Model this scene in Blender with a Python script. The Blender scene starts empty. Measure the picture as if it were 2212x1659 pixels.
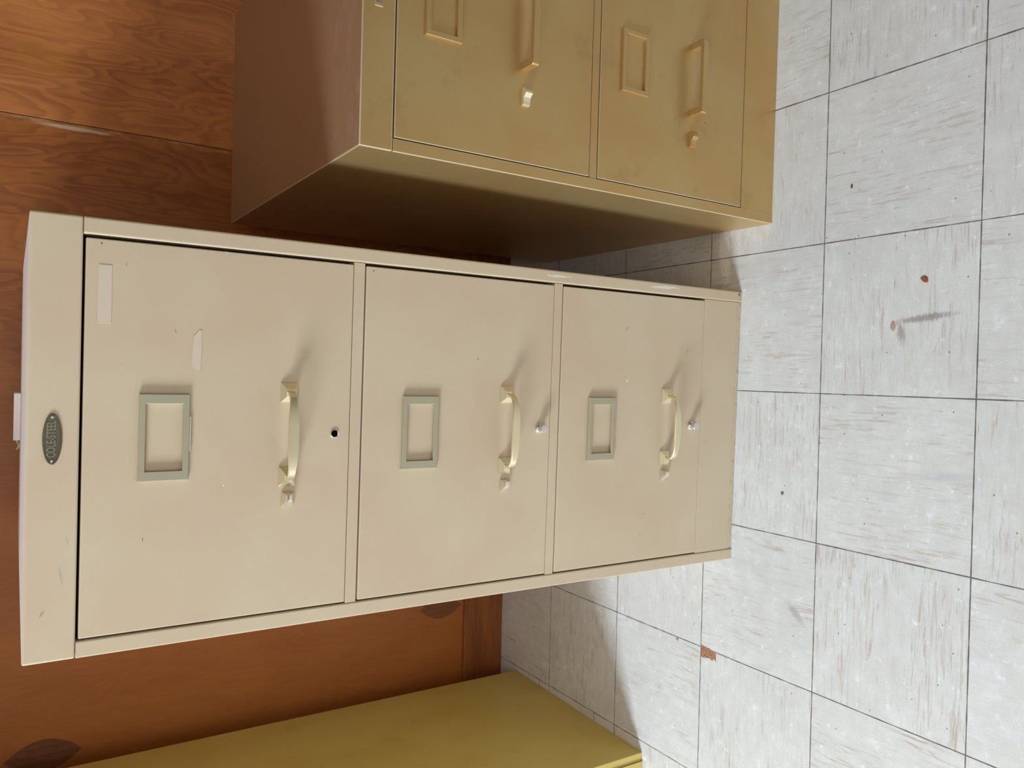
import bpy, bmesh, math, random
from mathutils import Vector, Matrix
random.seed(7)
SC = bpy.context.scene
COL = SC.collection

# ------------------------------------------------------------------ camera
PITCH, YAW, ROLL = 0.5692, 0.0305, -0.0184
FPX = 1683.3
cy, sy = math.cos(YAW), math.sin(YAW)
F = Vector((sy*math.cos(PITCH), cy*math.cos(PITCH), -math.sin(PITCH)))
R0 = Vector((cy, -sy, 0.0))
D0 = F.cross(R0)
RR = R0*math.cos(ROLL) + D0*math.sin(ROLL)
DD = -R0*math.sin(ROLL) + D0*math.cos(ROLL)
cam_data = bpy.data.cameras.new('camera')
cam = bpy.data.objects.new('camera', cam_data)
COL.objects.link(cam)
M3 = Matrix((DD, RR, -F)).transposed()          # phone held upright, picture stored on its side
cam.matrix_world = Matrix.Translation((0.0367, -0.9159, 1.0422)) @ M3.to_4x4()
cam_data.sensor_width = 36.0
cam_data.lens = 36.0*FPX/2212.0
cam_data.clip_start = 0.02
SC.camera = cam

# ------------------------------------------------------------------ light and exposure
world = bpy.data.worlds.new('world')
SC.world = world
world.use_nodes = True
bg = world.node_tree.nodes['Background']
bg.inputs['Color'].default_value = (1.0, 0.86, 0.72, 1)
bg.inputs['Strength'].default_value = 0.015

def area(name, loc, target, sx, sy_, power, col):
    l = bpy.data.lights.new(name, 'AREA')
    l.shape = 'RECTANGLE'; l.size = sx; l.size_y = sy_
    l.energy = power; l.color = col
    o = bpy.data.objects.new(name, l); COL.objects.link(o)
    o.location = loc
    o.rotation_euler = (Vector(target)-Vector(loc)).to_track_quat('-Z', 'Y').to_euler()
    return o
area('window_daylight', (-3.3, -0.95, 1.85), (0.1, 0.0, 0.4), 0.85, 1.0, 160, (0.82, 0.94, 1.06))   # window on the left
area('front_fill', (-0.5, -3.2, 2.2), (0.0, 0.3, 0.7), 2.2, 1.4, 43, (1.0, 0.93, 0.84))          # added soft fill from behind the camera, no real source there

vs = SC.view_settings
vs.view_transform = 'Standard'; vs.look = 'None'; vs.gamma = 1.0
vs.use_curve_mapping = False
vs.exposure = 0.0

# ------------------------------------------------------------------ node helpers
class NT:
    def __init__(s, name, rough=0.5, metal=0.0, color=(0.8, 0.8, 0.8)):
        s.m = bpy.data.materials.new(name); s.m.use_nodes = True
        s.t = s.m.node_tree; s.b = s.t.nodes['Principled BSDF']
        s.b.inputs['Roughness'].default_value = rough
        s.b.inputs['Metallic'].default_value = metal
        s.b.inputs['Base Color'].default_value = (*color, 1)
        s._o = None
    def L(s, a, b): s.t.links.new(a, b)
    def set(s, inp, v):
        if isinstance(v, bpy.types.NodeSocket): s.L(v, inp)
        elif isinstance(v, (tuple, list)) and inp.type == 'RGBA': inp.default_value = (*v[:3], 1)
        else: inp.default_value = v
    def obj(s):
        if s._o is None: s._o = s.t.nodes.new('ShaderNodeTexCoord').outputs['Object']
        return s._o
    def math(s, op, a, b=0.0, c=0.0, clamp=False):
        n = s.t.nodes.new('ShaderNodeMath'); n.operation = op; n.use_clamp = clamp
        s.set(n.inputs[0], a); s.set(n.inputs[1], b)
        if op in ('MULTIPLY_ADD', 'SMOOTH_MIN', 'SMOOTH_MAX', 'COMPARE', 'WRAP'): s.set(n.inputs[2], c)
        return n.outputs[0]
    def sep(s, v):
        n = s.t.nodes.new('ShaderNodeSeparateXYZ'); s.L(v, n.inputs[0]); return n.outputs
    def comb(s, x, y, z=0.0):
        n = s.t.nodes.new('ShaderNodeCombineXYZ')
        for i, v in enumerate((x, y, z)): s.set(n.inputs[i], v)
        return n.outputs[0]
    def mapping(s, v, loc=(0, 0, 0), rot=(0, 0, 0), scale=(1, 1, 1)):
        n = s.t.nodes.new('ShaderNodeMapping'); s.L(v, n.inputs['Vector'])
        n.inputs['Location'].default_value = loc; n.inputs['Rotation'].default_value = rot
        n.inputs['Scale'].default_value = scale
        return n.outputs[0]
    def noise(s, v, scale=5.0, detail=2.0, rough=0.5, dist=0.0, out='Fac'):
        n = s.t.nodes.new('ShaderNodeTexNoise'); s.L(v, n.inputs['Vector'])
        n.inputs['Scale'].default_value = scale; n.inputs['Detail'].default_value = detail
        n.inputs['Roughness'].default_value = rough; n.inputs['Distortion'].default_value = dist
        return n.outputs[out]
    def voro(s, v, scale, out='Distance', rnd=1.0):
        n = s.t.nodes.new('ShaderNodeTexVoronoi'); s.L(v, n.inputs['Vector'])
        n.inputs['Scale'].default_value = scale; n.inputs['Randomness'].default_value = rnd
        return n.outputs[out]
    def ramp(s, f, a, b, lo=0.0, hi=1.0):
        n = s.t.nodes.new('ShaderNodeMapRange'); n.clamp = True
        s.set(n.inputs[0], f)
        for i, v in enumerate((a, b, lo, hi)): n.inputs[i+1].default_value = v
        return n.outputs[0]
    def smooth(s, f, a, b, lo=0.0, hi=1.0):
        o = s.ramp(f, a, b, lo, hi); o.node.interpolation_type = 'SMOOTHSTEP'; return o
    def mix(s, f, a, b, mode='MIX'):
        n = s.t.nodes.new('ShaderNodeMix'); n.data_type = 'RGBA'; n.blend_type = mode
        s.set(n.inputs[0], f); s.set(n.inputs[6], a); s.set(n.inputs[7], b)
        return n.outputs[2]
    def bump(s, h, strength=0.2, dist=0.001):
        n = s.t.nodes.new('ShaderNodeBump'); n.inputs['Strength'].default_value = strength
        n.inputs['Distance'].default_value = dist; s.L(h, n.inputs['Height'])
        s.L(n.outputs[0], s.b.inputs['Normal'])
    def color(s, c): s.set(s.b.inputs['Base Color'], c)
    def ellipse(s, u, v, cu, cv, ru, rv, wob=None, wamt=0.0, ang=0.0, soft=0.25):
        """soft-edged elliptical mask (1 inside) in the coordinates u, v"""
        du = s.math('SUBTRACT', u, cu); dv = s.math('SUBTRACT', v, cv)
        if ang:
            ca, sa = math.cos(ang), math.sin(ang)
            a = s.math('ADD', s.math('MULTIPLY', du, ca), s.math('MULTIPLY', dv, sa))
            b = s.math('ADD', s.math('MULTIPLY', du, -sa), s.math('MULTIPLY', dv, ca))
            du, dv = a, b
        du = s.math('DIVIDE', du, ru); dv = s.math('DIVIDE', dv, rv)
        r = s.math('SQRT', s.math('ADD', s.math('MULTIPLY', du, du), s.math('MULTIPLY', dv, dv)))
        if wob is not None: r = s.math('ADD', r, s.math('MULTIPLY', s.math('SUBTRACT', wob, 0.5), wamt))
        return s.ramp(r, 1.0-soft, 1.0+soft, 1.0, 0.0)

# ------------------------------------------------------------------ materials
TS = 0.2298
def mat_floor():
    n = NT('vinyl_tile', rough=0.42)
    p = n.sep(n.obj()); X, Y = p[0], p[1]
    u = n.math('DIVIDE', X, TS); v = n.math('DIVIDE', Y, TS)
    iu = n.math('FLOOR', u); iv = n.math('FLOOR', v)
    fu = n.math('SUBTRACT', u, iu); fv = n.math('SUBTRACT', v, iv)
    par = n.math('FLOORED_MODULO', n.math('ADD', n.math('ADD', iu, iv), 1.0), 2.0)      # checkerboard of grain directions
    along = n.math('ADD', n.math('MULTIPLY', X, par), n.math('MULTIPLY', Y, n.math('SUBTRACT', 1.0, par)))
    across = n.math('ADD', n.math('MULTIPLY', Y, par), n.math('MULTIPLY', X, n.math('SUBTRACT', 1.0, par)))
    seed = n.math('ADD', n.math('MULTIPLY', iu, 3.17), n.math('MULTIPLY', iv, 7.71))
    wv = n.comb(along, across, seed)
    # streaks: long fine ones, short dark ones, wide pale brown ones
    s1 = n.noise(n.mapping(wv, scale=(15, 240, 1)), 1.0, 4.0, 0.62, 0.35)
    s2 = n.noise(n.mapping(wv, loc=(3, 9, 2), scale=(34, 430, 1)), 1.0, 3.0, 0.6, 0.2)
    s3 = n.noise(n.mapping(wv, loc=(8, 1, 5), scale=(12, 105, 1)), 1.0, 5.0, 0.68, 0.6)
    dens = n.smooth(n.noise(n.mapping(wv, loc=(1, 2, 8), scale=(7, 13, 1)), 1.0, 2.0), 0.40, 0.62)
    m1 = n.math('MULTIPLY', n.smooth(s1, 0.53, 0.64), n.math('ADD', n.math('MULTIPLY', dens, 0.8), 0.2))
    m2 = n.math('MULTIPLY', n.smooth(s2, 0.60, 0.68), dens)
    m3 = n.math('MULTIPLY', n.smooth(s3, 0.60, 0.68), n.ramp(s1, 0.38, 0.56))
    cl = n.noise(n.obj(), 9.0, 5.0, 0.6)
    cl2 = n.noise(n.mapping(n.obj(), loc=(5, 3, 0)), 34.0, 5.0, 0.7)
    base = n.mix(n.ramp(cl, 0.35, 0.68), (0.70, 0.72, 0.72), (0.79, 0.82, 0.83))
    base = n.mix(n.ramp(cl2, 0.36, 0.66, 0.0, 0.55), base, (0.62, 0.595, 0.565))
    cl3 = n.noise(n.mapping(wv, loc=(4, 4, 0), scale=(26, 70, 1)), 1.0, 5.0, 0.7)
    base = n.mix(n.ramp(cl3, 0.40, 0.68, 0.0, 0.45), base, (0.60, 0.59, 0.585))
    fine = n.noise(n.obj(), 420.0, 3.0, 0.7)
    base = n.mix(n.ramp(fine, 0.35, 0.7, 0.0, 0.36), base, (0.50, 0.50, 0.50))
    c = n.mix(n.math('MULTIPLY', m1, 0.48), base, (0.45, 0.385, 0.32))
    c = n.mix(n.math('MULTIPLY', m3, 0.66), c, (0.43, 0.35, 0.275))
    c = n.mix(n.math('MULTIPLY', m2, 0.46), c, (0.31, 0.265, 0.23))
    # scuffed white patches
    wh = n.noise(n.mapping(n.obj(), loc=(2, 7, 1)), 55.0, 6.0, 0.75)
    c = n.mix(n.math('MULTIPLY', n.smooth(wh, 0.57, 0.68), 0.6), c, (0.90, 0.92, 0.94))
    # grit: sparse black specks
    vd = n.voro(n.mapping(n.obj(), loc=(0.3, 0.1, 0)), 62.0)
    gate = n.noise(n.obj(), 31.0, 1.0)
    sp = n.math('MULTIPLY', n.ramp(vd, 0.05, 0.08, 1.0, 0.0), n.ramp(gate, 0.53, 0.56))
    c = n.mix(n.math('MULTIPLY', sp, 0.85), c, (0.07, 0.06, 0.05))
    # individual marks
    wob = n.noise(n.obj(), 260.0, 4.0, 0.7)
    wob2 = n.noise(n.mapping(wv, scale=(60, 520, 1)), 1.0, 3.0, 0.6)
    def mark(c, cu, cv, ru, rv, col, amt=1.0, ang=0.0, w=1.2, wb=None, soft=0.15):
        e = n.ellipse(X, Y, cu, cv, ru, rv, wb or wob, w, ang, soft)
        return n.mix(n.math('MULTIPLY', e, amt), c, col)
    c = mark(c, 0.5680, -0.3900, 0.0045, 0.036, (0.24, 0.22, 0.205), 0.70, 0.10, 2.6, wob2, 0.35)
    c = mark(c, 0.5480, -0.3560, 0.014, 0.005, (0.27, 0.235, 0.21), 0.65, 0.2, 3.0, wob2, 0.35)
    c = mark(c, 0.5590, -0.3440, 0.007, 0.004, (0.36, 0.24, 0.15), 0.8)
    c = mark(c, 0.7687, -0.2732, 0.0035, 0.0020, (0.10, 0.085, 0.06), 1.0, 0, 0.5)
    c = mark(c, 0.2979, -0.1652, 0.0030, 0.0030, (0.12, 0.08, 0.06), 0.9, 0, 2.0)
    c = mark(c, 0.1124, -0.1960, 0.006, 0.016, (0.35, 0.34, 0.34), 0.6, -0.7, 3.2, wob2, 0.4)
    c = mark(c, 0.7000, -0.0300, 0.050, 0.012, (0.92, 0.93, 0.94), 0.7, 0.1, 3.0)
    c = mark(c, 0.355, -0.425, 0.006, 0.035, (0.48, 0.49, 0.51), 0.5, 0.15, 2.8, wob2, 0.5)
    # seams: 1.6 mm dark lines between tiles
    e = n.math('MINIMUM', n.math('MINIMUM', fu, n.math('SUBTRACT', 1.0, fu)), n.math('MINIMUM', fv, n.math('SUBTRACT', 1.0, fv)))
    sw = n.noise(n.obj(), 40.0, 2.0)
    line = n.math('LESS_THAN', e, n.math('MULTIPLY', n.ramp(sw, 0.3, 0.7, 0.6, 1.35), 0.0036))
    c = n.mix(n.math('MULTIPLY', line, 0.88), c, (0.07, 0.062, 0.055))
    cut = n.math('LESS_THAN', n.math('ABSOLUTE', n.math('SUBTRACT', Y, 0.4982)), 0.0009)
    cut2 = n.math('LESS_THAN', n.math('ABSOLUTE', n.math('SUBTRACT', Y, 0.2950)), 0.0009)
    cut = n.math('MULTIPLY', n.math('MAXIMUM', cut, cut2), n.math('LESS_THAN', X, -0.2298))
    c = n.mix(n.math('MULTIPLY', cut, 0.8), c, (0.08, 0.07, 0.06))
    # broken corner showing orange-brown backing
    cw = n.math('MULTIPLY', n.math('SUBTRACT', n.noise(n.obj(), 210.0, 3.0, 0.65), 0.5), 0.014)
    ins = n.math('MINIMUM', n.math('SUBTRACT', -0.0005, Y), n.math('ADD', n.math('ADD', Y, 0.0365), cw))
    ins = n.math('MINIMUM', ins, n.math('ADD', n.math('SUBTRACT', 0.0045, n.math('MULTIPLY', n.math('ADD', X, n.math('MULTIPLY', Y, -0.10)), 1.0)), n.math('MULTIPLY', cw, 0.5)))
    ins = n.math('MINIMUM', ins, n.math('ADD', n.math('ADD', X, n.math('ADD', 0.0175, n.math('MULTIPLY', Y, 0.08))), cw))
    chip = n.ramp(ins, -0.0003, 0.0003)
    cc = n.mix(n.ramp(n.noise(n.obj(), 330.0, 3.0), 0.35, 0.65), (0.24, 0.10, 0.055), (0.50, 0.29, 0.18))
    c = n.mix(chip, c, cc)
    c = mark(c, -0.0030, 0.0588, 0.004, 0.003, (0.30, 0.20, 0.12), 0.9, 0, 2.2)
    n.color(c)
    h = n.math('SUBTRACT', n.math('MULTIPLY', cl2, 0.25), n.math('ADD', line, n.math('MULTIPLY', chip, 1.5)))
    n.bump(h, 0.35, 0.0008)
    n.set(n.b.inputs['Roughness'], n.ramp(cl2, 0.3, 0.7, 0.34, 0.55))
    return n.m

def wood_color(n, X, Z, seedoff=0.0, dark=1.0, amp=1.0):
    P = n.comb(n.math('ADD', X, seedoff), 0.0, Z)
    # rotary cut fir: contours of a slow height field stretched along the grain (up the wall)
    big = n.noise(n.mapping(P, scale=(9.5, 1, 2.1)), 1.0, 2.5, 0.5, 0.55)
    med = n.noise(n.mapping(P, loc=(4, 0, 2), scale=(17, 1, 4.5)), 1.0, 3.0, 0.55, 0.3)
    f = n.math('ADD', n.math('MULTIPLY', big, 17.0), n.math('MULTIPLY', med, 5.0))
    fr = n.math('FRACT', f)
    band = n.smooth(fr, 0.10, 0.85)                     # slow rise to the dark late wood
    edge = n.smooth(fr, 0.86, 0.99, 1.0, 0.0)
    band = n.math('MULTIPLY', band, edge)
    blot = n.noise(n.mapping(P, loc=(9, 0, 4), scale=(8, 1, 2.2)), 1.0, 4.0, 0.6)
    fib = n.noise(n.mapping(P, scale=(260, 1, 9)), 1.0, 3.0, 0.6)
    c = n.mix(n.ramp(blot, 0.30, 0.70), (0.33*dark, 0.096*dark, 0.020*dark), (0.50*dark, 0.172*dark, 0.040*dark))
    c = n.mix(n.math('MULTIPLY', n.math('MULTIPLY', band, amp), n.ramp(blot, 0.30, 0.65, 0.75, 0.15)), c, (0.19*dark, 0.045*dark, 0.011*dark))
    c = n.mix(n.ramp(fib, 0.35, 0.75, 0.0, 0.28), c, (0.20*dark, 0.055*dark, 0.013*dark))
    return c, band, fib

def mat_plywood():
    n = NT('stained_plywood', rough=0.40)
    n.b.inputs['Specular IOR Level'].default_value = 0.45
    p = n.sep(n.obj()); X, Z = p[0], p[2]
    side = n.math('GREATER_THAN', X, 0.5213)
    off = n.math('MULTIPLY', side, 3.7)
    calm = n.smooth(X, -0.15, 0.30, 0.0, 1.0)
    c, band, fib = wood_color(n, n.math('ADD', X, off), n.math('ADD', Z, n.math('MULTIPLY', side, 1.9)), 0.0, 1.0, n.ramp(calm, 0.0, 1.0, 0.42, 1.0))
    c = n.mix(n.ramp(calm, 0.0, 1.0, 0.42, 0.0), c, (0.37, 0.128, 0.024))
    c = n.mix(side, c, (1.38, 1.52, 1.9), 'MULTIPLY')  # right sheet brightened in its colour to offset the light falloff
    wob = n.noise(n.obj(), 60.0, 3.0, 0.6)
    def plug(c, cx, cz, rx, rz, col):     # boat-shaped veneer plug: two overlapping discs
        dx = n.math('ABSOLUTE', n.math('SUBTRACT', X, cx)); dz = n.math('DIVIDE', n.math('SUBTRACT', Z, cz), rz)
        lim = n.math('MULTIPLY', n.math('SUBTRACT', 1.0, n.math('MULTIPLY', dz, dz)), rx)
        d = n.math('SUBTRACT', lim, dx)
        m = n.ramp(d, -0.0005, 0.0005)
        r = n.math('FRACT', n.math('ADD', n.math('MULTIPLY', n.math('DIVIDE', dx, rx), 2.2), n.math('MULTIPLY', wob, 1.5)))
        pc = n.mix(n.ramp(r, 0.2, 0.9, 0.0, 0.6), col, tuple(x*0.55 for x in col))
        return n.mix(n.math('MULTIPLY', m, 0.9), c, pc)
    c = plug(c, -0.6430, 0.985, 0.030, 0.062, (0.17, 0.062, 0.026))
    c = plug(c, -0.4835, 0.170, 0.026, 0.056, (0.20, 0.068, 0.024))
    # scuffs beside the panel joint
    d = n.math('SUBTRACT', 0.5213, X)
    sc = n.noise(n.mapping(n.obj(), scale=(160, 1, 26)), 1.0, 3.0, 0.7)
    near = n.math('MULTIPLY', n.ramp(d, 0.002, 0.016, 1.0, 0.0), n.math('GREATER_THAN', d, 0.0))
    c = n.mix(n.math('MULTIPLY', n.math('MULTIPLY', near, n.smooth(sc, 0.50, 0.62)), 0.55), c, (0.55, 0.36, 0.19))
    zz = n.ellipse(X, Z, 0.5125, 0.955, 0.0035, 0.055, sc, 1.6, 0, 0.3)
    c = n.mix(n.math('MULTIPLY', zz, 0.6), c, (0.72, 0.58, 0.42))
    pale = n.ellipse(X, Z, 0.625, 1.005, 0.028, 0.050, wob, 0.9, 0.1, 0.45)
    c = n.mix(n.math('MULTIPLY', pale, 0.35), c, (0.46, 0.20, 0.03))
    n.color(c)
    n.bump(n.math('ADD', band, fib), 0.12, 0.0005)
    return n.m

def mat_baseboard():
    n = NT('stained_baseboard', rough=0.45)
    p = n.sep(n.obj())
    g1 = n.noise(n.mapping(n.obj(), scale=(5, 1, 60)), 1.0, 4.0, 0.6, 0.2)
    fib = n.noise(n.mapping(n.obj(), scale=(30, 1, 420)), 1.0, 3.0, 0.6)
    c = n.mix(n.ramp(g1, 0.35, 0.65), (0.32, 0.105, 0.022), (0.21, 0.060, 0.013))
    c = n.mix(n.ramp(fib, 0.4, 0.7, 0.0, 0.4), c, (0.14, 0.038, 0.009))
    n.color(c); n.bump(fib, 0.1, 0.0004)
    return n.m

def paint(name, col, rough=0.42, mott=0.05, metal=0.0, specks=True, coat=0.0, warm=(1.03, 0.985, 0.98), smudge=0.0, spk=26.0):
    n = NT(name, rough=rough, metal=metal)
    o = n.obj()
    big = n.noise(o, 7.0, 3.0, 0.5)
    c2 = tuple(min(1, col[i]*warm[i]*(1-mott)) for i in range(3))
    c = n.mix(n.ramp(big, 0.38, 0.62), col, c2)
    grain = n.noise(o, 700.0, 2.0, 0.6)
    c = n.mix(n.ramp(grain, 0.35, 0.65, 0.0, 0.10), c, tuple(x*0.7 for x in col))
    if smudge:
        sm = n.noise(n.mapping(o, loc=(3, 1, 6)), 13.0, 5.0, 0.65)
        c = n.mix(n.smooth(sm, 0.56, 0.70, 0.0, smudge), c, tuple(x*0.62 for x in col))
    if specks:
        vd = n.voro(n.mapping(o, loc=(0.2, 0.5, 0.1), scale=(1, 1, 0.55)), spk)
        g = n.noise(n.mapping(o, loc=(4, 4, 4)), 23.0, 1.0)
        m = n.math('MULTIPLY', n.ramp(vd, 0.016, 0.028, 1.0, 0.0), n.ramp(g, 0.52, 0.55))
        c = n.mix(n.math('MULTIPLY', m, 0.8), c, tuple(x*0.25 for x in col))
        m = n.math('MULTIPLY', n.ramp(vd, 0.014, 0.022, 1.0, 0.0), n.ramp(g, 0.42, 0.39))
        c = n.mix(n.math('MULTIPLY', m, 0.8), c, tuple(min(1, x*1.35+0.08) for x in col))
    n.color(c)
    n.bump(n.noise(o, 900.0, 2.0, 0.5), 0.06, 0.0004)
    if coat:
        n.b.inputs['Coat Weight'].default_value = coat; n.b.inputs['Coat Roughness'].default_value = 0.25
    return n

BEIGE = (0.610, 0.500, 0.345)
M = {}
M['floor'] = mat_floor()
M['ply'] = mat_plywood()
M['base'] = mat_baseboard()
def nicked_beige():
    n = paint('beige_enamel', BEIGE, 0.40, 0.07, warm=(1.05, 0.975, 0.97))
    p = n.sep(n.obj()); X, Z = p[0], p[2]
    wob = n.noise(n.obj(), 500.0, 3.0, 0.7)
    c = n.b.inputs['Base Color'].links[0].from_socket
    dk = (0.13, 0.09, 0.06); lt = (0.86, 0.82, 0.74)
    # nicks, hairline scratches and smudges: x, z, rx, rz, angle, colour, amount
    for x, z, rx, rz, a, col, am in (
            (0.1155, 0.8943, 0.0022, 0.0004, 0.2, dk, 0.8), (-0.1097, 0.9226, 0.0024, 0.0004, 0.1, dk, 0.9),
            (0.1525, 0.2527, 0.0042, 0.0005, -0.5, dk, 0.8), (0.1235, 0.1234, 0.0050, 0.0005, -0.6, dk, 0.7),
            (0.0978, 0.5140, 0.0010, 0.0010, 0, (0.25, 0.10, 0.06), 0.8), (0.2020, 0.6674, 0.0012, 0.0010, 0, dk, 0.8),
            (0.2025, 0.9674, 0.0012, 0.0009, 0.4, dk, 0.9), (0.2072, 0.8433, 0.0026, 0.0009, 0.3, lt, 0.7),
            (0.1830, 0.9440, 0.0020, 0.0004, 0.0, dk, 0.7), (-0.0562, 0.8404, 0.0008, 0.0008, 0, lt, 1.0),
            (0.0732, 0.2487, 0.0018, 0.0012, 0, lt, 0.9), (-0.1358, 0.2048, 0.0004, 0.0045, 0, dk, 0.5),
            (-0.1700, 0.2100, 0.0008, 0.0008, 0, dk, 0.9), (-0.1046, 0.9933, 0.0045, 0.0012, 0.2, (0.42, 0.30, 0.25), 0.45),
            (-0.1400, 0.9985, 0.0095, 0.0011, 0.2, (0.36, 0.31, 0.26), 0.5), (-0.1774, 1.0145, 0.0036, 0.0010, -0.5, (0.34, 0.20, 0.15), 0.7),
            (-0.0720, 0.4497, 0.0050, 0.0004, 0.5, (0.40, 0.32, 0.25), 0.5)):
        e = n.ellipse(X, Z, x, z, rx, rz, wob, 1.1, a, 0.35)
        c = n.mix(n.math('MULTIPLY', e, am), c, col)
    n.color(c)
    return n.m
M['beige'] = nicked_beige()
M['lit_top'] = paint('beige_enamel_lit_top', (0.82, 0.765, 0.74), 0.85, 0.05, 0.0, False).m  # whitened to paint in the bright light on the top face
M['lit_top'].node_tree.nodes['Principled BSDF'].inputs['Specular IOR Level'].default_value = 0.15
def worn_beige():
    n = paint('beige_enamel_worn', BEIGE, 0.40, 0.06)
    p = n.sep(n.obj()); X, Z = p[0], p[2]
    sc = n.noise(n.mapping(n.obj(), scale=(90, 1, 420)), 1.0, 4.0, 0.7)
    wob = n.noise(n.obj(), 180.0, 3.0, 0.7)
    src = n.b.inputs['Base Color'].links[0].from_socket
    e1 = n.ellipse(X, Z, 0.2215, 0.178, 0.0022, 0.026, wob, 1.9, 0.04, 0.3)      # pale rub marks on right stile
    e2 = n.ellipse(X, Z, 0.2205, 0.385, 0.0016, 0.020, wob, 2.6, 0.03, 0.3)
    c = n.mix(n.math('MULTIPLY', n.math('MAXIMUM', e1, e2), 0.8), src, (0.80, 0.74, 0.64))
    low = n.math('MULTIPLY', n.ramp(Z, 0.0, 0.013, 1.0, 0.0), n.smooth(sc, 0.50, 0.64))   # kicked, dirty foot edge
    c = n.mix(n.math('MULTIPLY', low, 0.75), c, (0.16, 0.13, 0.10))
    e3 = n.ellipse(X, Z, 0.2235, 0.0070, 0.0022, 0.0022, wob, 0.8, 0, 0.2)
    c = n.mix(e3, c, (0.09, 0.07, 0.06))
    n.color(c)
    return n.m
M['beige_worn'] = worn_beige()
M['dark'] = NT('dark_interior', rough=0.8, color=(0.03, 0.026, 0.022)).m
def gold_mat():
    n = paint('gold_bronze_paint', (0.63, 0.44, 0.190), 0.36, 0.08, 0.74, True, 0.0, (1.05, 0.95, 0.85), 0.35, 20.0)
    p = n.sep(n.obj())
    src = n.b.inputs['Base Color'].links[0].from_socket
    # chalky wear along the front edge of the top and the corner
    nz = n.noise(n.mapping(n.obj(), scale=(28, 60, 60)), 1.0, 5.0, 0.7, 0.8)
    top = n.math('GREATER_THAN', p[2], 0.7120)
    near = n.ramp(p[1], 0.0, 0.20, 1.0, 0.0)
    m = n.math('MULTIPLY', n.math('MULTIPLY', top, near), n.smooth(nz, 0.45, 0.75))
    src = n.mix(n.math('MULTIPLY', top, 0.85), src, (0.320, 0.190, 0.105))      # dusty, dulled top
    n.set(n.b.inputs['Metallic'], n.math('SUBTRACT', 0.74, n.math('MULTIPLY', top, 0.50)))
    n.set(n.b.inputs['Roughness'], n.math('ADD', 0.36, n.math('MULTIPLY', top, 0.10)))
    c = n.mix(n.math('MULTIPLY', m, 0.60), src, (0.46, 0.34, 0.30))
    leftf = n.math('LESS_THAN', p[0], 0.0012)
    nr = n.ramp(p[1], 0.0, 0.05, 1.0, 0.0)
    m2 = n.math('MULTIPLY', n.math('MULTIPLY', leftf, nr), n.smooth(nz, 0.50, 0.75))
    c = n.mix(n.math('MULTIPLY', m2, 0.4), c, (0.55, 0.46, 0.36))
    n.color(c)
    return n.m
M['gold'] = gold_mat()
M['gold_worn_glint'] = NT('gold_paint_worn_glint', rough=0.30, metal=0.6, color=(0.82, 0.70, 0.47)).m  # rubbed edges, colour also brightened to paint in their highlights
M['yellow'] = paint('pale_yellow_enamel', (0.60, 0.45, 0.125), 0.42, 0.06, 0.0, True, 0, (1.0, 0.96, 0.85), 0.3, 22.0).m
M['frame'] = paint('olive_bronze_metal', (0.47, 0.435, 0.30), 0.42, 0.05, 0.45, False).m
M['pull'] = paint('champagne_brass', (0.82, 0.74, 0.49), 0.30, 0.04, 0.80, False).m
M['latch'] = paint('polished_nickel_brass', (0.82, 0.77, 0.62), 0.24, 0.04, 0.9, False).m
M['nickel'] = paint('brushed_nickel', (0.74, 0.70, 0.66), 0.25, 0.04, 0.85, False).m
M['badge'] = paint('antique_bronze_plate', (0.170, 0.155, 0.105), 0.36, 0.25, 0.70, False).m
M['letter'] = paint('raised_bronze_letters', (0.42, 0.39, 0.29), 0.30, 0.1, 0.8, False).m
M['card'] = paint('white_card', (0.95, 0.93, 0.91), 0.6, 0.02, 0, False).m
M['green'] = paint('pale_green_paper', (0.52, 0.52, 0.32), 0.6, 0.05, 0, False).m
M['tape'] = NT('tape_residue', rough=0.35, color=(0.645, 0.535, 0.41)).m
M['black'] = NT('deep_black', rough=1.0, color=(0.003, 0.003, 0.003)).m
M['black'].node_tree.nodes['Principled BSDF'].inputs['Specular IOR Level'].default_value = 0.0
M['red'] = NT('tiny_red_brown_chip', rough=0.6, color=(0.27, 0.085, 0.04)).m
M['plastic'] = NT('clear_film', rough=0.25, color=(0.58, 0.53, 0.46)).m

# ------------------------------------------------------------------ mesh helpers
def link(name, bm, mat, parent=None, smooth=False):
    me = bpy.data.meshes.new(name)
    bm.normal_update(); bm.to_mesh(me); bm.free()
    for m_ in (mat if isinstance(mat, (list, tuple)) else [mat]): me.materials.append(m_)
    if smooth:
        for p in me.polygons: p.use_smooth = True
        me.set_sharp_from_angle(angle=math.radians(32))
    o = bpy.data.objects.new(name, me); COL.objects.link(o)
    if parent is not None: o.parent = parent
    return o

def empty(name, loc, rz, label, cat, group=None):
    o = bpy.data.objects.new(name, None); COL.objects.link(o)
    o.empty_display_size = 0.1
    o.location = loc; o.rotation_euler = (0, 0, rz)
    o['label'] = label; o['category'] = cat
    if group: o['group'] = group
    return o

def box(bm, x0, x1, y0, y1, z0, z1, bev=0.0, seg=2, axis=None, worn_glint=False):
    vs_ = [bm.verts.new((x, y, z)) for z in (z0, z1) for y in (y0, y1) for x in (x0, x1)]
    fs = []
    for q in ((0, 2, 3, 1), (4, 5, 7, 6), (0, 1, 5, 4), (2, 6, 7, 3), (0, 4, 6, 2), (1, 3, 7, 5)):
        fs.append(bm.faces.new([vs_[i] for i in q]))
    if bev > 0:
        es = list({e for f in fs for e in f.edges})
        if axis is not None: es = [e for e in es if abs((e.verts[0].co-e.verts[1].co).normalized()[axis]) > 0.9]
        r = bmesh.ops.bevel(bm, geom=es, offset=bev, segments=seg, profile=0.5, affect='EDGES', clamp_overlap=True)
        if worn_glint:
            for f in r['faces']: f.material_index = 1

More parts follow.
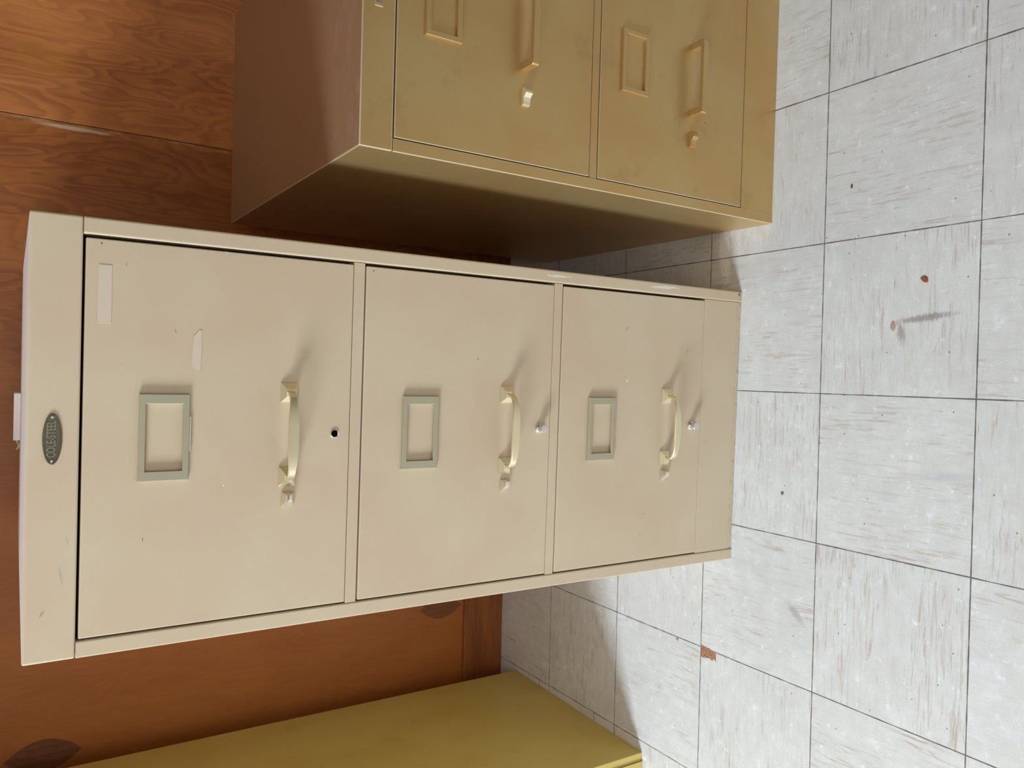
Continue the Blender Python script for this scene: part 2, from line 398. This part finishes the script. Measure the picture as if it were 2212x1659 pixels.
def ring_frame(bm, x0, x1, z0, z1, ix0, ix1, iz0, iz1, yf, yb, b=0.0006):
    """rectangular frame plate facing -Y with an opening, chamfered outer front edge"""
    def loop(a0, a1, c0, c1, y): return [bm.verts.new(p) for p in ((a0, y, c0), (a1, y, c0), (a1, y, c1), (a0, y, c1))]
    o_back = loop(x0, x1, z0, z1, yb)
    o_mid = loop(x0, x1, z0, z1, yf+b)
    o_fr = loop(x0+b, x1-b, z0+b, z1-b, yf)
    i_fr = loop(ix0-b, ix1+b, iz0-b, iz1+b, yf)
    i_mid = loop(ix0, ix1, iz0, iz1, yf+b)
    i_back = loop(ix0, ix1, iz0, iz1, yb)
    seq = [o_back, o_mid, o_fr, i_fr, i_mid, i_back]
    for a, c in zip(seq, seq[1:]+seq[:1]):
        for k in range(4):
            bm.faces.new((a[k], a[(k+1) % 4], c[(k+1) % 4], c[k]))
    bmesh.ops.recalc_face_normals(bm, faces=bm.faces[:])

def cyl(bm, profile, cx, cz, seg=40, cap=True):
    """lathe about the Y axis: profile = [(radius, y)...] from back to front"""
    rings = []
    for r, y in profile:
        rings.append([bm.verts.new((cx+r*math.cos(2*math.pi*k/seg), y, cz+r*math.sin(2*math.pi*k/seg))) for k in range(seg)])
    for a, c in zip(rings, rings[1:]):
        for k in range(seg):
            bm.faces.new((a[k], a[(k+1) % seg], c[(k+1) % seg], c[k]))
    if cap:
        bm.faces.new(rings[-1]); bm.faces.new(list(reversed(rings[0])))
    bmesh.ops.recalc_face_normals(bm, faces=bm.faces[:])

def frustum(bm, cx, cz, w, h, tw, th, y0, y1, lip=0.0012, ox=0.0, oz=0.0, bev=0.0):
    """four-sided pyramid mount on the drawer face (towards -Y), with a small vertical lip"""
    def lp(a, b, y, dx=0, dz=0): return [bm.verts.new((cx+dx+sx*a/2, y, cz+dz+sz*b/2)) for sx, sz in ((-1, -1), (1, -1), (1, 1), (-1, 1))]
    L = [lp(w, h, y0), lp(w, h, y0-lip), lp(tw, th, y1, ox, oz)]
    fs = [bm.faces.new(L[2])]
    fs.append(bm.faces.new(list(reversed(L[0]))))
    for a, c in zip(L, L[1:]):
        for k in range(4): fs.append(bm.faces.new((a[k], a[(k+1) % 4], c[(k+1) % 4], c[k])))
    if bev:
        es = [e for e in {e for f in fs for e in f.edges}]
        bmesh.ops.bevel(bm, geom=es, offset=bev, segments=2, profile=0.5, affect='EDGES', clamp_overlap=True)
    bmesh.ops.recalc_face_normals(bm, faces=bm.faces[:])

def strap(bm, pts):
    """flat strap along pts = [(x, y, z, height, thickness)]; section normal in the XY plane"""
    n = len(pts); rings = []
    for i, (x, y, z, h, t) in enumerate(pts):
        a = pts[max(0, i-1)]; c = pts[min(n-1, i+1)]
        tx, ty = c[0]-a[0], c[1]-a[1]; l = math.hypot(tx, ty) or 1
        nx, ny = ty/l, -tx/l
        ring = []
        ch = min(h, t)*0.22
        for du, dz in ((-t/2, -h/2+ch), (-t/2+ch, -h/2), (t/2-ch, -h/2), (t/2, -h/2+ch), (t/2, h/2-ch), (t/2-ch, h/2), (-t/2+ch, h/2), (-t/2, h/2-ch)):
            ring.append(bm.verts.new((x+nx*du, y+ny*du, z+dz)))
        rings.append(ring)
    for a, c in zip(rings, rings[1:]):
        for k in range(8): bm.faces.new((a[k], a[(k+1) % 8], c[(k+1) % 8], c[k]))
    bm.faces.new(rings[0]); bm.faces.new(list(reversed(rings[-1])))
    bmesh.ops.recalc_face_normals(bm, faces=bm.faces[:])

# ------------------------------------------------------------------ the room
TYAW = -0.04206
c_, s_ = math.cos(TYAW), math.sin(TYAW)
def room(x, y, z=0.0): return (x*c_-y*s_, x*s_+y*c_, z)
TX, TY, WC = -0.3991, 0.0676, 0.7423

bm = bmesh.new(); box(bm, -3.6-TX, 3.2-TX, -3.8-TY, WC+0.0-TY, -0.05, 0.0)
fl = link('floor', bm, M['floor']); fl.location = room(TX, TY); fl.rotation_euler = (0, 0, TYAW); fl['kind'] = 'structure'
bm = bmesh.new(); box(bm, -3.6, 3.2, -3.8, WC, 2.5, 2.55)
ce = link('ceiling', bm, NT('white_ceiling', rough=0.8, color=(0.58, 0.55, 0.50)).m); ce.rotation_euler = (0, 0, TYAW); ce['kind'] = 'structure'
SEAM = 0.5213
bm = bmesh.new()
edges = [-3.6, SEAM-1.22*2, SEAM-1.22, SEAM, SEAM+1.22, SEAM+2.44, 3.2]
for a, b in zip(edges, edges[1:]):
    box(bm, a+0.0007, b-0.0007, WC, WC+0.012, 0.0, 2.5, 0.0006, 1)
box(bm, -3.6, 3.2, WC+0.0121, WC+0.06, 0.0, 2.5)
w = link('wall_back', bm, M['ply']); w.rotation_euler = (0, 0, TYAW); w['kind'] = 'structure'
bm = bmesh.new(); box(bm, -3.6, 3.2, WC-0.008, WC-0.0002, 0.0, 0.108, 0.0015, 2)
w = link('baseboard_back', bm, M['base']); w.rotation_euler = (0, 0, TYAW); w['kind'] = 'structure'

# ------------------------------------------------------------------ beige cabinet
BW, BD, BH = 0.457, 0.687, 1.0312
hw = BW/2
cab = empty('filing_cabinet', (0, 0, 0), -0.0607,
            'tall beige three-drawer metal filing cabinet with brass pulls, standing between the two others', 'filing cabinet')
SI = 0.2108      # inner edge of the stiles
bm = bmesh.new()
t = 0.0012
box(bm, -hw+0.0001, -hw+0.004, 0.0100, BD, 0.0, 0.9838)           # side skins
box(bm, hw-0.004, hw-0.0001, 0.0100, BD, 0.0, 0.9838)
box(bm, -hw+0.004, hw-0.004, BD-0.003, BD-0.0001, 0.0, 0.9838)
box(bm, -hw, -SI, 0.0, 0.022, 0.0, 0.9838, 0.0016, 3, 2)                    # front stiles
box(bm, SI, hw, 0.0, 0.022, 0.0, 0.9838, 0.0021, 3, 2)
link('body', bm, M['beige_worn'], cab)
bm = bmesh.new(); box(bm, -SI, SI, 0.0225, BD-0.004, 0.002, BH-0.05)
link('interior', bm, M['dark'], cab)
bm = bmesh.new()
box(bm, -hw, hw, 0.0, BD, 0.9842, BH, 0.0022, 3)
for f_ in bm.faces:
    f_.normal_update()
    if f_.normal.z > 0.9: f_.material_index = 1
link('top_panel', bm, [M['beige'], M['lit_top']], cab)
for z0, z1 in ((0.6785, 0.6925), (0.3765, 0.3905)):
    bm = bmesh.new(); box(bm, -SI+0.0003, SI-0.0003, 0.0006, 0.0225, z0, z1, 0.0006)
    link('rail', bm, M['beige'], cab)
bm = bmesh.new()
box(bm, -SI+0.0004, SI-0.0004, 0.0008, 0.0225, 0.0095, 0.0870, 0.0006)
box(bm, -SI+0.0004, SI-0.0004, 0.0012, 0.0225, 0.0005, 0.0092, 0.0006)
link('base_panel', bm, M['beige_worn'], cab)

def pull_handle(parent, cx, cz):
    pts = []
    N = 44
    for i in range(N+1):
        a = math.pi*i/N
        ca, sa = math.cos(a), math.sin(a)
        x = -0.0490*math.copysign(abs(ca)**0.62, ca)
        y = -0.0062 - 0.0248*sa**0.62
        k = 1-abs(x)/0.049
        hh = 0.0085 + 0.0040*math.sin(min(1, k*1.25)*math.pi/2)**2
        pts.append((cx+x, y, cz-0.0006+0.0030*sa**0.6, hh, 0.0034+0.0008*(1-k)))
    bm = bmesh.new(); strap(bm, pts)
    h = link('handle', bm, M['pull'], parent, True)
    return h

def thumb_latch(parent, cx, cz):
    bm = bmesh.new()
    frustum(bm, cx, cz, 0.0172, 0.0145, 0.0064, 0.0060, -0.0001, -0.0112, 0.0014, 0.0032, 0.0006, 0.0005)
    link('thumb_latch', bm, M['latch'], parent, True)

def label_holder(parent, cx, zc, mat, hx=0.0470, hz=0.0253, bx=0.0106, bz=0.0066):
    bm = bmesh.new()
    ring_frame(bm, cx-hx, cx+hx, zc-hz, zc+hz, cx-hx+bx, cx+hx-bx, zc-hz+bz, zc+hz-bz, -0.0042, -0.00005)
    return link('label_holder', bm, mat, parent)

DR = [(0.6932, 0.9816), (0.3912, 0.6765), (0.0876, 0.3745)]
PZ = [0.7690, 0.4668, 0.1665]
LZ = [0.9040, 0.5982, 0.2978]
for k, (z0, z1) in enumerate(DR):
    bm = bmesh.new()
    box(bm, -SI+0.0021, SI-0.0036, 0.0004, 0.0215, z0, z1, 0.0011, 2)
    d = link('drawer', bm, M['beige'], cab)
    label_holder(d, 0.0, LZ[k], M['frame'])
    pull_handle(d, 0.0005, PZ[k])
    for s in (-1, 1):
        bm = bmesh.new()
        frustum(bm, 0.0005+s*0.0494, PZ[k], 0.0228, 0.0198, 0.0085, 0.0090, -0.0001, -0.0078, 0.0010)
        link('handle_mount', bm, M['pull'], d)
    thumb_latch(d, -0.0760, PZ[k]-0.0010)
    if k == 0:
        bm = bmesh.new()
        cyl(bm, [(0.0052, 0.0003), (0.0052, -0.0007), (0.0048, -0.0010), (0.0043, -0.0008), (0.0042, 0.0003)], 0.0006, 0.7124, 40, False)
        link('lock_ring', bm, M['nickel'], d, True)
        bm = bmesh.new(); cyl(bm, [(0.0043, 0.0004), (0.0043, -0.00025)], 0.0006, 0.7124, 32)
        hole = link('lock_hole', bm, M['black'], d)
        hole['label'] = 'empty black lock hole'
        bm = bmesh.new(); box(bm, 0.1200, 0.1805, -0.00012, 0.0003, 0.9572, 0.9700, 0.00005, 1)
        o = link('tape_mark', bm, M['tape'], d); o['label'] = 'pale rectangle of old tape residue'
        bm = bmesh.new()
        outl = [(0.1175, 0.8672), (0.1178, 0.8705), (0.1150, 0.8722), (0.1110, 0.8760), (0.0840, 0.8772), (0.0790, 0.8771), (0.0752, 0.8735), (0.0728, 0.8680), (0.0950, 0.8672)]
        f = bm.faces.new([bm.verts.new((x, -0.00012, z)) for x, z in outl])
        ex = bmesh.ops.extrude_face_region(bm, geom=[f])
        for v in ex['geom']:
            if isinstance(v, bmesh.types.BMVert): v.co.y = 0.0003
        bmesh.ops.recalc_face_normals(bm, faces=bm.faces[:])
        o = link('tape_mark', bm, M['tape'], d); o['label'] = 'torn strip of old tape residue'
        # clear film sticking out under the label holder
        bm = bmesh.new(); box(bm, -0.016, 0.0225, -0.0026, -0.0022, 0.8768, 0.8800)
        o = link('label_film', bm, M['plastic'], d); o['label'] = 'thin clear film edge below the label holder'
    else:
        cz = PZ[k]-0.0567
        bm = bmesh.new()
        cyl(bm, [(0.0070, 0.0003), (0.0070, -0.0020), (0.0062, -0.0032), (0.0050, -0.0040), (0.0050, -0.0072),
                 (0.0062, -0.0080), (0.0067, -0.0092), (0.0067, -0.0128), (0.0060, -0.0140), (0.0035, -0.0146)], 0.0020, cz, 44)
        link('lock_knob', bm, M['nickel'], d, True)

# badge on the top panel
def ellipse_plate(bm, cx, cz, prof, seg=72):
    """prof = [(rx, rz, y)...] from back to front"""
    rings = [[bm.verts.new((cx+rx*math.cos(2*math.pi*k/seg), y, cz+rz*math.sin(2*math.pi*k/seg))) for k in range(seg)] for rx, rz, y in prof]
    for a, c in zip(rings, rings[1:]):
        for k in range(seg): bm.faces.new((a[k], a[(k+1) % seg], c[(k+1) % seg], c[k]))
    bm.faces.new(rings[-1]); bm.faces.new(list(reversed(rings[0])))
    bmesh.ops.recalc_face_normals(bm, faces=bm.faces[:])
bm = bmesh.new()
BZ = 1.0082
ellipse_plate(bm, 0.0004, BZ, [(0.0262, 0.0087, 0.0002), (0.0262, 0.0087, -0.0010), (0.0255, 0.0080, -0.0018), (0.0246, 0.0072, -0.0018), (0.0241, 0.0067, -0.0013)])
badge = link('name_badge', bm, M['badge'], cab, True)
badge['label'] = 'dark bronze oval badge with raised letters'
def text_mesh(body, height, width, cx, cz, y, depth, mat, parent, name):
    cu = bpy.data.curves.new(name, 'FONT'); cu.body = body; cu.size = 1.0
    cu.align_x = 'CENTER'; cu.align_y = 'CENTER'; cu.extrude = 0.5; cu.offset = 0.012
    tmp = bpy.data.objects.new('tmp', cu); COL.objects.link(tmp)
    dg = bpy.context.evaluated_depsgraph_get(); dg.update()
    me = bpy.data.meshes.new_from_object(tmp.evaluated_get(dg))
    bpy.data.objects.remove(tmp); bpy.data.curves.remove(cu)
    xs = [v.co.x for v in me.vertices]; ys = [v.co.y for v in me.vertices]
    w0, h0 = max(xs)-min(xs), max(ys)-min(ys); mx, my = (max(xs)+min(xs))/2, (max(ys)+min(ys))/2
    for v in me.vertices:
        x, yy, z = v.co
        v.co = (cx+(x-mx)*width/w0, y-z*depth, cz+(yy-my)*height/h0)
    me.materials.clear(); me.materials.append(mat)
    o = bpy.data.objects.new(name, me); COL.objects.link(o); o.parent = parent
    return o
text_mesh('COLE-STEEL', 0.0080, 0.0372, 0.0006, BZ+0.0010, -0.0015, 0.0011, M['letter'], badge, 'lettering')
for s in (-1, 1):
    bm = bmesh.new()
    cyl(bm, [(0.0015, -0.0010), (0.0014, -0.0019), (0.0010, -0.0024), (0.0004, -0.0026)], 0.0004+s*0.0222, BZ+0.0001, 20)
    link('rivet', bm, M['nickel'], badge, True)

# small white carton and green paper tail on the cabinet's top
carton = empty('small_carton', (0.0150, 0.650, BH), -0.066, 'small flat white carton lying on top of the beige filing cabinet', 'carton')
bm = bmesh.new(); box(bm, -0.0395, 0.0395, -0.022, 0.030, 0.0, 0.0098, 0.0008, 2)
link('box', bm, M['card'], carton)
bm = bmesh.new()
pts = [(-0.0385, -0.006, 0.0062), (-0.0430, -0.006, 0.0050), (-0.0465, -0.007, 0.0026), (-0.0510, -0.008, 0.0024), (-0.0560, -0.008, 0.0052)]
prev = None
for x, y, z in pts:
    ring = [bm.verts.new((x, y-0.004, z-0.0020)), bm.verts.new((x, y+0.004, z-0.0020)), bm.verts.new((x, y+0.004, z+0.0008)), bm.verts.new((x, y-0.004, z+0.0008))]
    if prev:
        for k in range(4): bm.faces.new((prev[k], prev[(k+1) % 4], ring[(k+1) % 4], ring[k]))
    else: bm.faces.new(ring)
    prev = ring
bm.faces.new(list(reversed(prev)))
bmesh.ops.recalc_face_normals(bm, faces=bm.faces[:])
o = link('paper_tab', bm, M['green'], carton); o['label'] = 'pale green paper tab'

# ------------------------------------------------------------------ gold cabinet
GW, GD, GH = 0.3790, 0.6268, 0.7135
g = empty('filing_cabinet', (0.3325, -0.0766, 0), -0.0505,
          'low bronze-gold two-drawer metal filing cabinet at the right of the beige one', 'filing cabinet')
GI = 0.0158
bm = bmesh.new()
box(bm, 0.0001, 0.004, 0.0100, GD, 0, 0.6719, 0.0)
box(bm, GW-0.004, GW-0.0001, 0.0100, GD, 0, 0.6719, 0.0)
box(bm, 0.004, GW-0.004, GD-0.003, GD-0.0001, 0, 0.6719)
box(bm, 0, GI, 0, 0.020, 0, 0.6718, 0.0011, 2, 2, True)
box(bm, GW-GI, GW, 0, 0.020, 0, 0.6718, 0.0011, 2, 2, True)
box(bm, GI+0.0001, GW-GI-0.0001, 0.0003, 0.020, 0.0005, 0.0755, 0.0006)
link('body', bm, [M['gold'], M['gold_worn_glint']], g)
bm = bmesh.new(); box(bm, GI, GW-GI, 0.0205, GD-0.004, 0.002, GH-0.006)
link('interior', bm, M['dark'], g)
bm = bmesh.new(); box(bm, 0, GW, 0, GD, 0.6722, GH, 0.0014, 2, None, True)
link('top_panel', bm, [M['gold'], M['gold_worn_glint']], g)
bm = bmesh.new(); box(bm, GI+0.0002, GW-GI-0.0002, 0.0006, 0.0200, 0.3672, 0.3800, 0.0006)
link('rail', bm, M['gold'], g)
GC = 0.1895
for k, (z0, z1) in enumerate(((0.3812, 0.6705), (0.0772, 0.3660))):
    bm = bmesh.new(); box(bm, GI+0.0012, GW-GI-0.0012, -0.0002, 0.0200, z0, z1, 0.0008, 2, None, True)
    d = link('drawer', bm, [M['gold'], M['gold_worn_glint']], g)
    label_holder(d, GC, (0.6098, 0.3049)[k], M['gold'], 0.0440, 0.0246, 0.0072, 0.0070)
    zc = (0.4905, 0.1905)[k]
    # angular bar pull
    bm = bmesh.new()
    p = [(-0.0540, -0.0001), (-0.0540, -0.0240), (-0.0525, -0.0262), (0.0525, -0.0262), (0.0540, -0.0240), (0.0540, -0.0001), (0.0440, -0.0001), (0.0440, -0.0190), (0.0425, -0.0205), (-0.0425, -0.0205), (-0.0440, -0.0190), (-0.0440, -0.0001)]
    lo = [bm.verts.new((GC+x, y, zc-0.0050)) for x, y in p]
    hi = [bm.verts.new((GC+x, y, zc+0.0050)) for x, y in p]
    nn = len(p)
    side = [bm.faces.new((lo[i], lo[(i+1) % nn], hi[(i+1) % nn], hi[i])) for i in range(nn)]
    # caps as quads following the bar
    for vset in (lo, hi):
        for q in ((0, 1, 10, 11), (1, 2, 9, 10), (2, 3, 8, 9), (3, 4, 7, 8), (4, 5, 6, 7)):
            bm.faces.new([vset[i] for i in q])
    bmesh.ops.recalc_face_normals(bm, faces=bm.faces[:])
    es = [e for e in bm.edges if len(e.link_faces) == 2 and e.calc_face_angle(0) > 0.6]
    bmesh.ops.bevel(bm, geom=es, offset=0.0007, segments=2, profile=0.5, affect='EDGES', clamp_overlap=True)
    link('handle', bm, M['gold'], d)
    # curved slide latch
    bm = bmesh.new()
    cx = 0.1015; hgt = 0.0052
    prof = [(0.0120, 0.0), (0.0118, -0.0060), (0.0060, -0.0108), (0.0030, -0.0112), (0.0010, -0.0085), (-0.0015, -0.0062), (-0.0060, -0.0052), (-0.0108, -0.0048), (-0.0115, -0.0035), (-0.0115, 0.0)]
    lo = [bm.verts.new((cx+x, y-0.0001, zc-0.0015-hgt)) for x, y in prof]
    hi = [bm.verts.new((cx+x, y-0.0001, zc-0.0015+hgt)) for x, y in prof]
    nn = len(prof)
    for i in range(nn): bm.faces.new((lo[i], lo[(i+1) % nn], hi[(i+1) % nn], hi[i]))
    bm.faces.new(lo); bm.faces.new(list(reversed(hi)))
    bmesh.ops.recalc_face_normals(bm, faces=bm.faces[:])
    es = [e for e in bm.edges if e.calc_face_angle(0) > 1.2]
    bmesh.ops.bevel(bm, geom=es, offset=0.0006, segments=2, profile=0.5, affect='EDGES', clamp_overlap=True)
    link('slide_latch', bm, M['gold_worn_glint' if k == 0 else 'gold'], d)
# small square emblem on the top rail, cut off by the picture's edge
bm = bmesh.new()
box(bm, 0.1630, 0.2150, -0.0012, 0.0003, 0.6888, 0.6985, 0.0004, 1, None, True)
e = link('emblem', bm, [M['gold'], M['gold_worn_glint']], g); e['label'] = 'small rectangular brass emblem plate'
bm = bmesh.new()
for q in ((0.1655, 0.1672, 0.6895, 0.6978), (0.1672, 0.1705, 0.6930, 0.6945), (0.1705, 0.1720, 0.6895, 0.6978)):
    box(bm, q[0], q[1], -0.0020, -0.0010, q[2], q[3], 0.0002, 1)
link('emblem_mark', bm, M['letter'], e)

# ------------------------------------------------------------------ yellow cabinet
YH = 1.32; YW = 0.62; YD = 0.4515
y = empty('storage_cabinet', (-0.6407, 0.2398, 0), -0.0665,
          'pale yellow metal cabinet, its plain dull side facing the beige one, cut by the frame', 'cabinet')
bm = bmesh.new()
box(bm, -YW, 0, 0.0, YD, 0, YH, 0.0010, 2)
link('body', bm, M['yellow'], y)
for a, b in ((-YW/2+0.001, -0.016), (-YW+0.016, -YW/2-0.001)):
    bm = bmesh.new(); box(bm, a, b, -0.0030, -0.0016, 0.001, YH-0.03, 0.0006, 2)
    dd = link('door', bm, M['yellow'], y)
bm = bmesh.new(); box(bm, -YW+0.017, -0.0175, -0.0015, 0.0002, 0.006, YH-0.035)
link('door_gap', bm, M['dark'], y)

# tiny debris lying on the floor
bm = bmesh.new()
ring = [bm.verts.new((0.0060*math.cos(a)*(1+0.25*math.sin(3*a)), 0.0042*math.sin(a), 0.0)) for a in [k*math.pi/5 for k in range(10)]]
top = [bm.verts.new((v.co.x*0.75, v.co.y*0.75, 0.0016)) for v in ring]
for i in range(10): bm.faces.new((ring[i], ring[(i+1) % 10], top[(i+1) % 10], top[i]))
bm.faces.new(top); bm.faces.new(list(reversed(ring)))
bmesh.ops.recalc_face_normals(bm, faces=bm.faces[:])
o = link('chip', bm, M['red'])
o.location = room(TX+0.6204, TY-0.3878, 0.0); o.rotation_euler = (0, 0, 0.9)
o['label'] = 'tiny reddish-brown chip lying on a pale floor tile'; o['category'] = 'debris'
